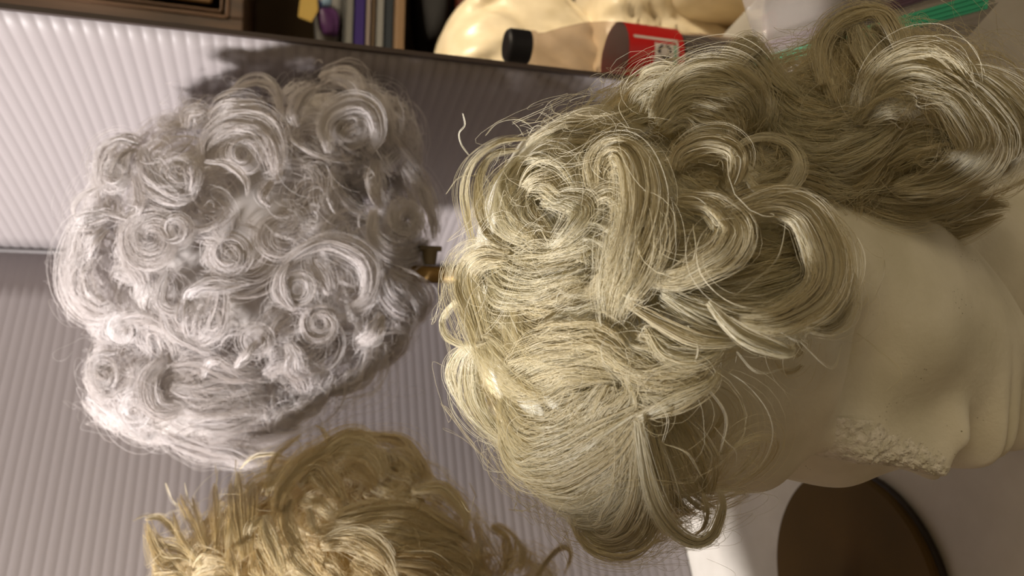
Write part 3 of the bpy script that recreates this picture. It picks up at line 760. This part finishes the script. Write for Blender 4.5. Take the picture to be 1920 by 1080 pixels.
# cap
bm = bmesh.new(); lathe(bm, [(.0, .2395), (.0125, .2395), (.0145, .2375), (.0148, .2185), (.0145, .2175), (0, .2175)][::-1], 60, (BX, BY, ZT))
capo = from_bm('cap', bm, mat('black_plastic', (.012, .012, .016), rough=.5, build=None), bt, False, bevel=.0006)
bm = bmesh.new()
for k in range(60):
    a = 2 * math.pi * k / 60
    bbox(bm, (BX + .01485 * math.cos(a), BY + .01485 * math.sin(a), ZT + .2275), (.0007, .0007, .017), Matrix.Rotation(a, 3, 'Z'))
from_bm('cap_ribs', bm, bpy.data.materials['black_plastic'], bt, False)
# wrapped label
def wrap(name, r, z0, z1, a0, a1, m, parent, n=60):
    Q = np.zeros((2, n, 3))
    for j in range(n):
        a = a0 + (a1 - a0) * j / (n - 1)
        for i, z in enumerate((z0, z1)): Q[i, j] = (BX + r * math.cos(a), BY + r * math.sin(a), ZT + z)
    return grid_mesh(name, Q, m, parent)
M_lred = mat('label_red', (.50, .012, .012), rough=.35)
M_lpale = mat('label_white', (.62, .56, .52), rough=.5)
M_ltext = mat('label_black', (.05, .04, .04), rough=.5)
M_lgreen = mat('label_green', (.22, .42, .30), rough=.5)
lab = wrap('label', .0329, .0785, .1335, 0, 2 * math.pi, M_lred, bt, 90); lab['label'] = 'red wrapped paper label'
av = math.atan2(-BY, -BX)          # direction toward the photographer
def A(dg): return av + math.radians(dg)
wrap('label_line', .03305, .086, .1285, A(38), A(43), M_lpale, lab)
wrap('label_line', .03305, .0845, .0868, A(-35), A(43), M_lpale, lab)
wrap('nutrition_panel', .0331, .089, .1085, A(-40), A(33), M_lpale, lab)
wrap('green_stripe', .03318, .0868, .0895, A(-40), A(33), M_lgreen, lab)
# panel boxes and recycling mark (three bent arrows)
def boxl(z0, z1, a0, a1): wrap('panel_box', .03325, z0, z1, A(a0), A(a1), M_ltext, lab, 12)
bm = bmesh.new()
def arc_pt(dg, z, r=.0333): a = A(dg); return (BX + r * math.cos(a), BY + r * math.sin(a), ZT + z)
def quad(pts): 
    vs = [bm.verts.new(arc_pt(*p)) for p in pts]; bm.faces.new(vs)
cd, cz, s = 20, .0985, 1.0
for k in range(3):
    th0 = 2 * math.pi * k / 3 + .3
    def pp(rr, th): return (cd + rr * math.cos(th) / .0333 * 57.3, cz + rr * math.sin(th))
    for q in range(5):
        t1, t2 = th0 + q * .27, th0 + (q + 1) * .27
        quad([pp(.0045, t1), pp(.0068, t1), pp(.0068, t2), pp(.0045, t2)])
    t2 = th0 + 5 * .27
    quad([pp(.0035, t2), pp(.0078, t2), pp(.0057, t2 + .42)])
from_bm('recycling_mark', bm, M_ltext, lab, False)
bm = bmesh.new()
def rectb(a0, a1, z0, z1):
    n = 5
    for q in range(n):
        b0 = a0 + (a1 - a0) * q / n; b1 = a0 + (a1 - a0) * (q + 1) / n
        quad([(b0, z0), (b1, z0), (b1, z1), (b0, z1)])
for z in np.arange(.0905, .107, .0022): rectb(-36, -20 + 8 * random.random(), z, z + .0011)
rectb(-14, 2, .0935, .0985); rectb(-14, 2, .1005, .1065)
rectb(5, 5.8, .0895, .108)
from_bm('small_print', bm, M_ltext, lab, False)
tag(bt, 'upright clear plastic bottle with red label and black cap behind the board edge', 'bottle')

# ------------------------------------------------------------------ recliner
def puff(name, c, s, m, parent, nw=9, amp=.006, seed=0, e=.55):
    rs = np.random.default_rng(seed); n1, n2 = 90, 120
    u = np.linspace(-math.pi / 2, math.pi / 2, n1); v = np.linspace(-math.pi, math.pi, n2, endpoint=False)
    cu = np.sign(np.cos(u)) * np.abs(np.cos(u)) ** e; su = np.sign(np.sin(u)) * np.abs(np.sin(u)) ** e
    cv = np.sign(np.cos(v)) * np.abs(np.cos(v)) ** e; sv = np.sign(np.sin(v)) * np.abs(np.sin(v)) ** e
    X = s[0] * np.outer(cu, cv); Y = s[1] * np.outer(cu, sv); Z = s[2] * np.outer(su, np.ones(n2))
    # creases running down from the seams
    D = np.zeros_like(X)
    for k in range(nw):
        x0 = rs.uniform(-s[0], s[0]); sl = rs.uniform(-1.2, 1.2); wd = rs.uniform(.008, .02); z0 = rs.choice([-1, 1]) * s[2]
        q = X - x0 - sl * (Z - z0); D += -amp * rs.uniform(.5, 1.3) * np.exp(-(q / wd) ** 2) * np.exp(-np.abs(Z - z0) / (s[2] * .9))
    Y = Y + np.sign(Y) * D
    P = np.stack([X + c[0], Y + c[1], Z + c[2]], -1)
    return grid_mesh(name, P, m, parent, close_u=True)
ch = empty('recliner', (.12, 1.25, 0))
puff('headrest', (.15, 1.22, .815), (.33, .13, .155), M_leather, ch, 34, .020, 1, .62)
puff('backrest', (.18, 1.20, .575), (.37, .14, .15), M_leather, ch, 60, .024, 2, .38)
puff('seat', (.17, 1.04, .40), (.27, .17, .10), M_leather, ch, 10, .006, 3, .45)
puff('armrest', (.505, 1.02, .50), (.075, .33, .12), M_leather, ch, 8, .006, 4, .5)
puff('armrest', (-.22, 1.12, .50), (.075, .20, .12), M_leather, ch, 8, .006, 5, .5)
bm = bmesh.new(); bbox(bm, (.17, 1.12, .17), (.66, .46, .28)); from_bm('base', bm, M_leather, ch, False, bevel=.03)
tag(ch, 'puffy cream leather armchair with wrinkled cushions behind the bottle', 'armchair')

# ------------------------------------------------------------------ cabinet with shelf
CY = 1.50
def zpx(x): # height of an image column at the cabinet front
    return aty(x, 40, CY)[2]
cb = empty('cabinet', (.85, 1.75, 0))
zd, zs = zpx(462), zpx(742)
x0c, x1c = .22, 1.35
bm = bmesh.new()
bbox(bm, (x0c - .01, 1.70, 1.1), (.03, .40, 2.2)); bbox(bm, (x1c, 1.70, 1.1), (.03, .40, 2.2)); bbox(bm, ((x0c + x1c) / 2, 1.70, 2.2), (x1c - x0c, .40, .03))
bbox(bm, ((x0c + x1c) / 2, 1.70, zd + .012), (x1c - x0c, .40, .02)); from_bm('carcass', bm, M_wood, cb, False, bevel=.002)
bm = bmesh.new(); bbox(bm, ((x0c + x1c) / 2, 1.89, 1.1), (x1c - x0c, .01, 2.16)); from_bm('back_board', bm, M_niche, cb, False)
bm = bmesh.new(); bbox(bm, ((x0c + x1c) / 2, 1.69, zs - .008), (x1c - x0c - .03, .40, .017)); from_bm('shelf', bm, M_shelf, cb, False, bevel=.002)
bm = bmesh.new(); bbox(bm, (x0c + .10, CY - .004, (zd + 2.18) / 2), (.19, .02, 2.16 - zd)); from_bm('face_frame', bm, M_wood, cb, False, bevel=.002)
# upper door
dr0, dr1, dz0, dz1 = .385, 1.02, zd + .004, 2.15
bm = bmesh.new(); st = .085
for (cx, cz, sx, sz) in [(dr0 + st / 2, (dz0 + dz1) / 2, st, dz1 - dz0), (dr1 - st / 2, (dz0 + dz1) / 2, st, dz1 - dz0), ((dr0 + dr1) / 2, dz0 + .014, dr1 - dr0 - 2 * st, .028), ((dr0 + dr1) / 2, dz1 - st / 2, dr1 - dr0 - 2 * st, st)]:
    bbox(bm, (cx, CY - .008, cz), (sx, .02, sz))
dro = from_bm('door', bm, M_wood, cb, False, bevel=.003)
bm = bmesh.new(); bbox(bm, ((dr0 + dr1) / 2 + .01, CY - .004, (dz0 + .03 + dz1 - st) / 2 + .01), (dr1 - dr0 - 2 * st - .03, .012, dz1 - dz0 - st - .06)); pn = from_bm('door_panel', bm, M_woodp, dro, False, bevel=.005); pn['label'] = 'lighter orange brown panel'
bm = bmesh.new()
for w_, o_ in ((.006, .0), (.004, .010)):
    xa, xb, za, zb = dr0 + st + o_, dr1 - st - o_, dz0 + .028 + o_, dz1 - st - o_
    for (cx, cz, sx, sz) in [(xa, (za + zb) / 2, w_, zb - za), (xb, (za + zb) / 2, w_, zb - za), ((xa + xb) / 2, za, xb - xa, w_), ((xa + xb) / 2, zb, xb - xa, w_)]:
        bbox(bm, (cx, CY - .019 + o_ * .3, cz), (sx, .006, sz))
from_bm('door_moulding', bm, mat('moulding_wood', (.13, .065, .03), rough=.4), dro, False, bevel=.001)
bm = bmesh.new(); bbox(bm, (1.03 + .15, CY - .008, (dz0 + dz1) / 2), (.29, .02, dz1 - dz0)); from_bm('door', bm, M_wood, cb, False, bevel=.003)
# lower part: red brown drawers
zl = zs - .017
for k in range(2):
    bm = bmesh.new(); hh = .11; zc = zl - .115 - k * .13 - hh / 2
    bbox(bm, ((x0c + x1c) / 2, CY + .004, zc), (x1c - x0c - .05, .02, hh)); d = from_bm('drawer', bm, M_red, cb, False, bevel=.004)
    bm = bmesh.new(); bmesh.ops.create_uvsphere(bm, u_segments=16, v_segments=10, radius=.012, matrix=Matrix.Translation((.78, CY - .018, zc))); from_bm('knob', bm, M_rim, d)
bm = bmesh.new(); bbox(bm, ((x0c + x1c) / 2, 1.70, zl - .115 - .25 - .2), (x1c - x0c - .04, .38, .4)); from_bm('cupboard', bm, M_red, cb, False, bevel=.003)
bm = bmesh.new(); bbox(bm, ((x0c + x1c) / 2, 1.69, zl - .112), (x1c - x0c - .03, .38, .012)); from_bm('shelf', bm, M_red, cb, False, bevel=.002)
tag(cb, 'dark wooden cabinet with a panelled door above an open shelf', 'cabinet')

# books lying flat on the shelf: pixel bands -> thickness
def matc(n, c, r=.5): return mat(n, c, rough=r)
zb = zs + .001
bk = [(.018, (.015, .022, .03), 'black book lying at the bottom of the stack on the cabinet shelf', .0),
      (.016, (.22, .22, .21), 'grey book lying on the black book on the cabinet shelf', .01),
      (.009, (.10, .065, .035), 'thin brown book between two pale books on the cabinet shelf', -.005),
      (.010, (.27, .22, .20), 'pale pinkish book under the blue book on the cabinet shelf', .004),
      (.022, (.022, .006, .12), 'deep blue purple book lying in the stack on the cabinet shelf', -.01),
      (.016, (.16, .16, .15), 'grey book lying on top of the blue purple book', .006)]
for k, (th, c, lab_, dx) in enumerate(bk):
    r = empty('book', (.55 + dx, CY + .11, zb))
    cm = matc('book_cover_%d' % k, c)
    cx, cy, w_, d_2 = .56 + dx, CY + .12, .25, .19
    bm = bmesh.new()
    bbox(bm, (cx, cy, zb + .001), (w_, d_2, .0018)); bbox(bm, (cx, cy, zb + th - .001), (w_, d_2, .0018)); bbox(bm, (cx, cy - d_2 / 2 + .001, zb + th / 2), (w_, .002, th))
    from_bm('cover', bm, cm, r, False)
    bm = bmesh.new(); bbox(bm, (cx, cy + .002, zb + th / 2), (w_ - .006, d_2 - .008, th - .004)); from_bm('pages', bm, M_lpale, r, False)
    tag(r, lab_, 'book', 'books stacked on the cabinet shelf'); zb += th + .0004
# things on the books: folded yellow paper, blue packet, purple pouch, plastic bag
def blob(name, c, s, m, label, cat, seed, e=.7, group=None, rot=0):
    bm = bmesh.new(); bmesh.ops.create_icosphere(bm, subdivisions=4, radius=1)
    rs = np.random.default_rng(seed); w = rs.normal(size=(5, 3)) * 2.2
    for v in bm.verts:
        q = v.co.copy(); k = sum(math.sin(w[i][0] * q.x + w[i][1] * q.y + w[i][2] * q.z + i) for i in range(5)) * .07
        q = Vector([math.copysign(abs(t) ** e, t) for t in q]) * (1 + k)
        q = Matrix.Rotation(rot, 3, 'Y') @ Vector((q.x * s[0], q.y * s[1], q.z * s[2])); v.co = q + Vector(c)
    o = from_bm(name, bm, m)
    tag(o, label, cat, group); return o
gx = .545
blob('plastic_bag', (.56, CY + .14, zb + .028), (.085, .05, .028), mat('cloudy_plastic', (.32, .31, .30), rough=.35), 'crumpled cloudy plastic bag of small packets on the books in the cabinet', 'plastic bag', 5)
blob('packet', (.515, CY + .075, zb + .024), (.024, .012, .020), mat('purple_foil', (.07, .02, .09), rough=.4), 'dark purple packet beside the yellow paper in the cabinet', 'packet', 6)
blob('packet', (.552, CY + .07, zb + .034), (.011, .010, .010), mat('light_blue_foil', (.20, .30, .42), rough=.4), 'tiny light blue packet above the purple one in the cabinet', 'packet', 7)
blob('packet', (.545, CY + .075, zb + .052), (.013, .010, .012), mat('navy_foil', (.02, .03, .12), rough=.4), 'small navy blue packet just under the yellow paper in the cabinet', 'packet', 8)
bm = bmesh.new()
ytop = zpx(563); ybot = zpx(598)
pts = [(.505, ybot + .012), (.53, ybot), (.565, ybot + .004), (.562, ytop), (.512, ytop + .004)]
fv = [bm.verts.new((x, CY + .06, z)) for x, z in pts]; bv = [bm.verts.new((x + .002, CY + .066, z)) for x, z in pts]
bm.faces.new(fv); bm.faces.new(bv[::-1])
for k in range(5): bm.faces.new((fv[k], bv[k], bv[(k + 1) % 5], fv[(k + 1) % 5]))
o = from_bm('paper_note', bm, mat('yellow_paper', (.50, .34, .08), rough=.7), None, False, bevel=.001); tag(o, 'folded yellow paper propped on the packets in the cabinet', 'paper')
blob('cloth', (.60, CY + .10, zl - .070), (.10, .09, .035), M_dark, 'black cloth heap on the lower cabinet shelf beside the armchair', 'cloth', 9)

# ------------------------------------------------------------------ zip bags on the table beside the head
M_bag = bpy.data.materials.new('zip_bag_film'); M_bag.use_nodes = True; nt = M_bag.node_tree; b = nt.nodes['Principled BSDF']
b.inputs['Base Color'].default_value = (.42, .38, .34, 1); b.inputs['Roughness'].default_value = .14; b.inputs['Specular IOR Level'].default_value = .8
tp = N(nt, 'ShaderNodeBsdfTransparent'); mx = N(nt, 'ShaderNodeMixShader'); mx.inputs[0].default_value = .4
nt.links.new(tp.outputs[0], mx.inputs[1]); nt.links.new(b.outputs[0], mx.inputs[2]); nt.links.new(mx.outputs[0], nt.nodes['Material Output'].inputs['Surface'])
def bagsheet(name, corners, m, parent, th=.012, seed=0, n=40, wr=.004):
    """pillow shaped bag: corners in order (zip side first)"""
    rs = np.random.default_rng(seed); c = [np.array(x, float) for x in corners]; sheets = []
    W = rs.uniform(-1, 1, (7, 4)) * np.array([14, 14, 3, 1]); 
    for sgn in (1, -1):
        Q = np.zeros((n, n, 3))
        for i in range(n):
            for j in range(n):
                s_, t = i / (n - 1), j / (n - 1)
                p = (1 - s_) * ((1 - t) * c[0] + t * c[1]) + s_ * ((1 - t) * c[3] + t * c[2])
                e = (math.sin(math.pi * s_) * math.sin(math.pi * t)) ** .5
                k = sum(math.sin(w[0] * s_ + w[1] * t + w[2] + sgn) for w in W) * wr * .4
                Q[i, j] = p + np.array([0, 0, 1]) * (sgn * th * e * .9 + k * min(1, 3 * e) + th)
        sheets.append(Q)
    Q = np.concatenate([sheets[0], sheets[1][:, ::-1]], axis=1)
    return grid_mesh(name, Q, m, parent, close_u=True)
def strip(name, a, b_, w, h, m, parent):
    a = Vector(a); b_ = Vector(b_); d = b_ - a
    bm = bmesh.new(); R = d.to_track_quat('X', 'Z').to_matrix()
    bbox(bm, (a + b_) / 2, (d.length, w, h), R)
    for k in (-1, 0, 1): bbox(bm, (a + b_) / 2 + R @ Vector((0, k * w * .3, h * .6)), (d.length, w * .1, h * .5), R)
    return from_bm(name, bm, m, parent, False, bevel=.0003)
M_green = mat('green_zip', (.06, .55, .33), rough=.3, spec=.6)
M_purple = mat('purple_zip', (.17, .11, .16), rough=.3)
zh = ZT + .052
zA = onz(1425, 122, zh); zB = onz(1862, 2, zh)
zA2 = onz(1405, 60, zh); 
bg = empty('zip_bag', tuple(zA))
far1 = onz(1480, -150, zh); far0 = onz(1398, -40, zh); far1 = onz(1700, -190, zh)
bagsheet('bag_film', [zA + np.array([0, 0, -.012]), zB + np.array([0, 0, -.012]), far1, far0], M_bag, bg, th=.010, seed=2)
strip('green_zipper', zA + [0, 0, .004], zB + [0, 0, .004], .0095, .002, M_green, bg)
pa = onz(1405, 98, zh + .004); pb = onz(1800, -30, zh + .004)
strip('purple_zipper', pa, pb, .006, .002, M_purple, bg)
n1 = onz(1500, 150, zh - .01); n2 = onz(1820, 70, zh - .01)
bagsheet('bag_lip', [zA + np.array([0, 0, -.006]), zB + np.array([0, 0, -.006]), n2, n1], M_bag, bg, th=.002, seed=4, n=24, wr=.003)
tag(bg, 'clear zip bag with green zipper lying on the table beside the cream wig', 'plastic bag')
# pale contents under the film
q = onz(1540, 10, ZT + .019)
b2 = blob('plastic_bag', q, (.045, .07, .0175), mat('white_film', (.3, .27, .24), rough=.3, build=noise_col((.20, .18, .15), (.32, .29, .25), 30, 3, bump=.5, bscale=60, bdist=.004)), 'crumpled white plastic bag lying under the clear zip bag', 'plastic bag', 12)

# ------------------------------------------------------------------ light
w = bpy.data.worlds.new('world'); SC.world = w; w.use_nodes = True
bgn = w.node_tree.nodes['Background']; bgn.inputs[0].default_value = (1.0, .72, .42, 1); bgn.inputs[1].default_value = .12
def area(name, loc, target, size, energy, col, spread=180):
    l = bpy.data.lights.new(name, 'AREA'); l.energy = energy; l.color = col; l.shape = 'DISK'; l.size = size; l.spread = math.radians(spread)
    o = bpy.data.objects.new(name, l); COL.objects.link(o); o.location = loc
    o.rotation_euler = (Vector(target) - Vector(loc)).to_track_quat('-Z', 'Y').to_euler(); return o
area('lamp_light', (-.84, .12, ZT + 1.29), (.0, .5, ZT + .3), .10, 36, (1, .94, .92))
area('room_fill', (.75, -.55, ZT + 1.0), (0, .5, ZT + .2), .5, 3.2, (1, .80, .52))  # soft warm fill added behind the camera to lift the shaded sides
area('chair_fill', (1.3, .2, 2.2), (.35, 1.25, .75), .4, 3.8, (1, .84, .62), spread=50)  # extra light added only to brighten the armchair, no known source
SC.view_settings.view_transform = 'Standard'; SC.view_settings.look = 'None'
SC.view_settings.exposure = 0.10; SC.view_settings.gamma = 1
SC.cycles.max_bounces = 12; SC.cycles.diffuse_bounces = 8; SC.cycles.glossy_bounces = 2; SC.cycles.transmission_bounces = 10; SC.cycles.transparent_max_bounces = 8
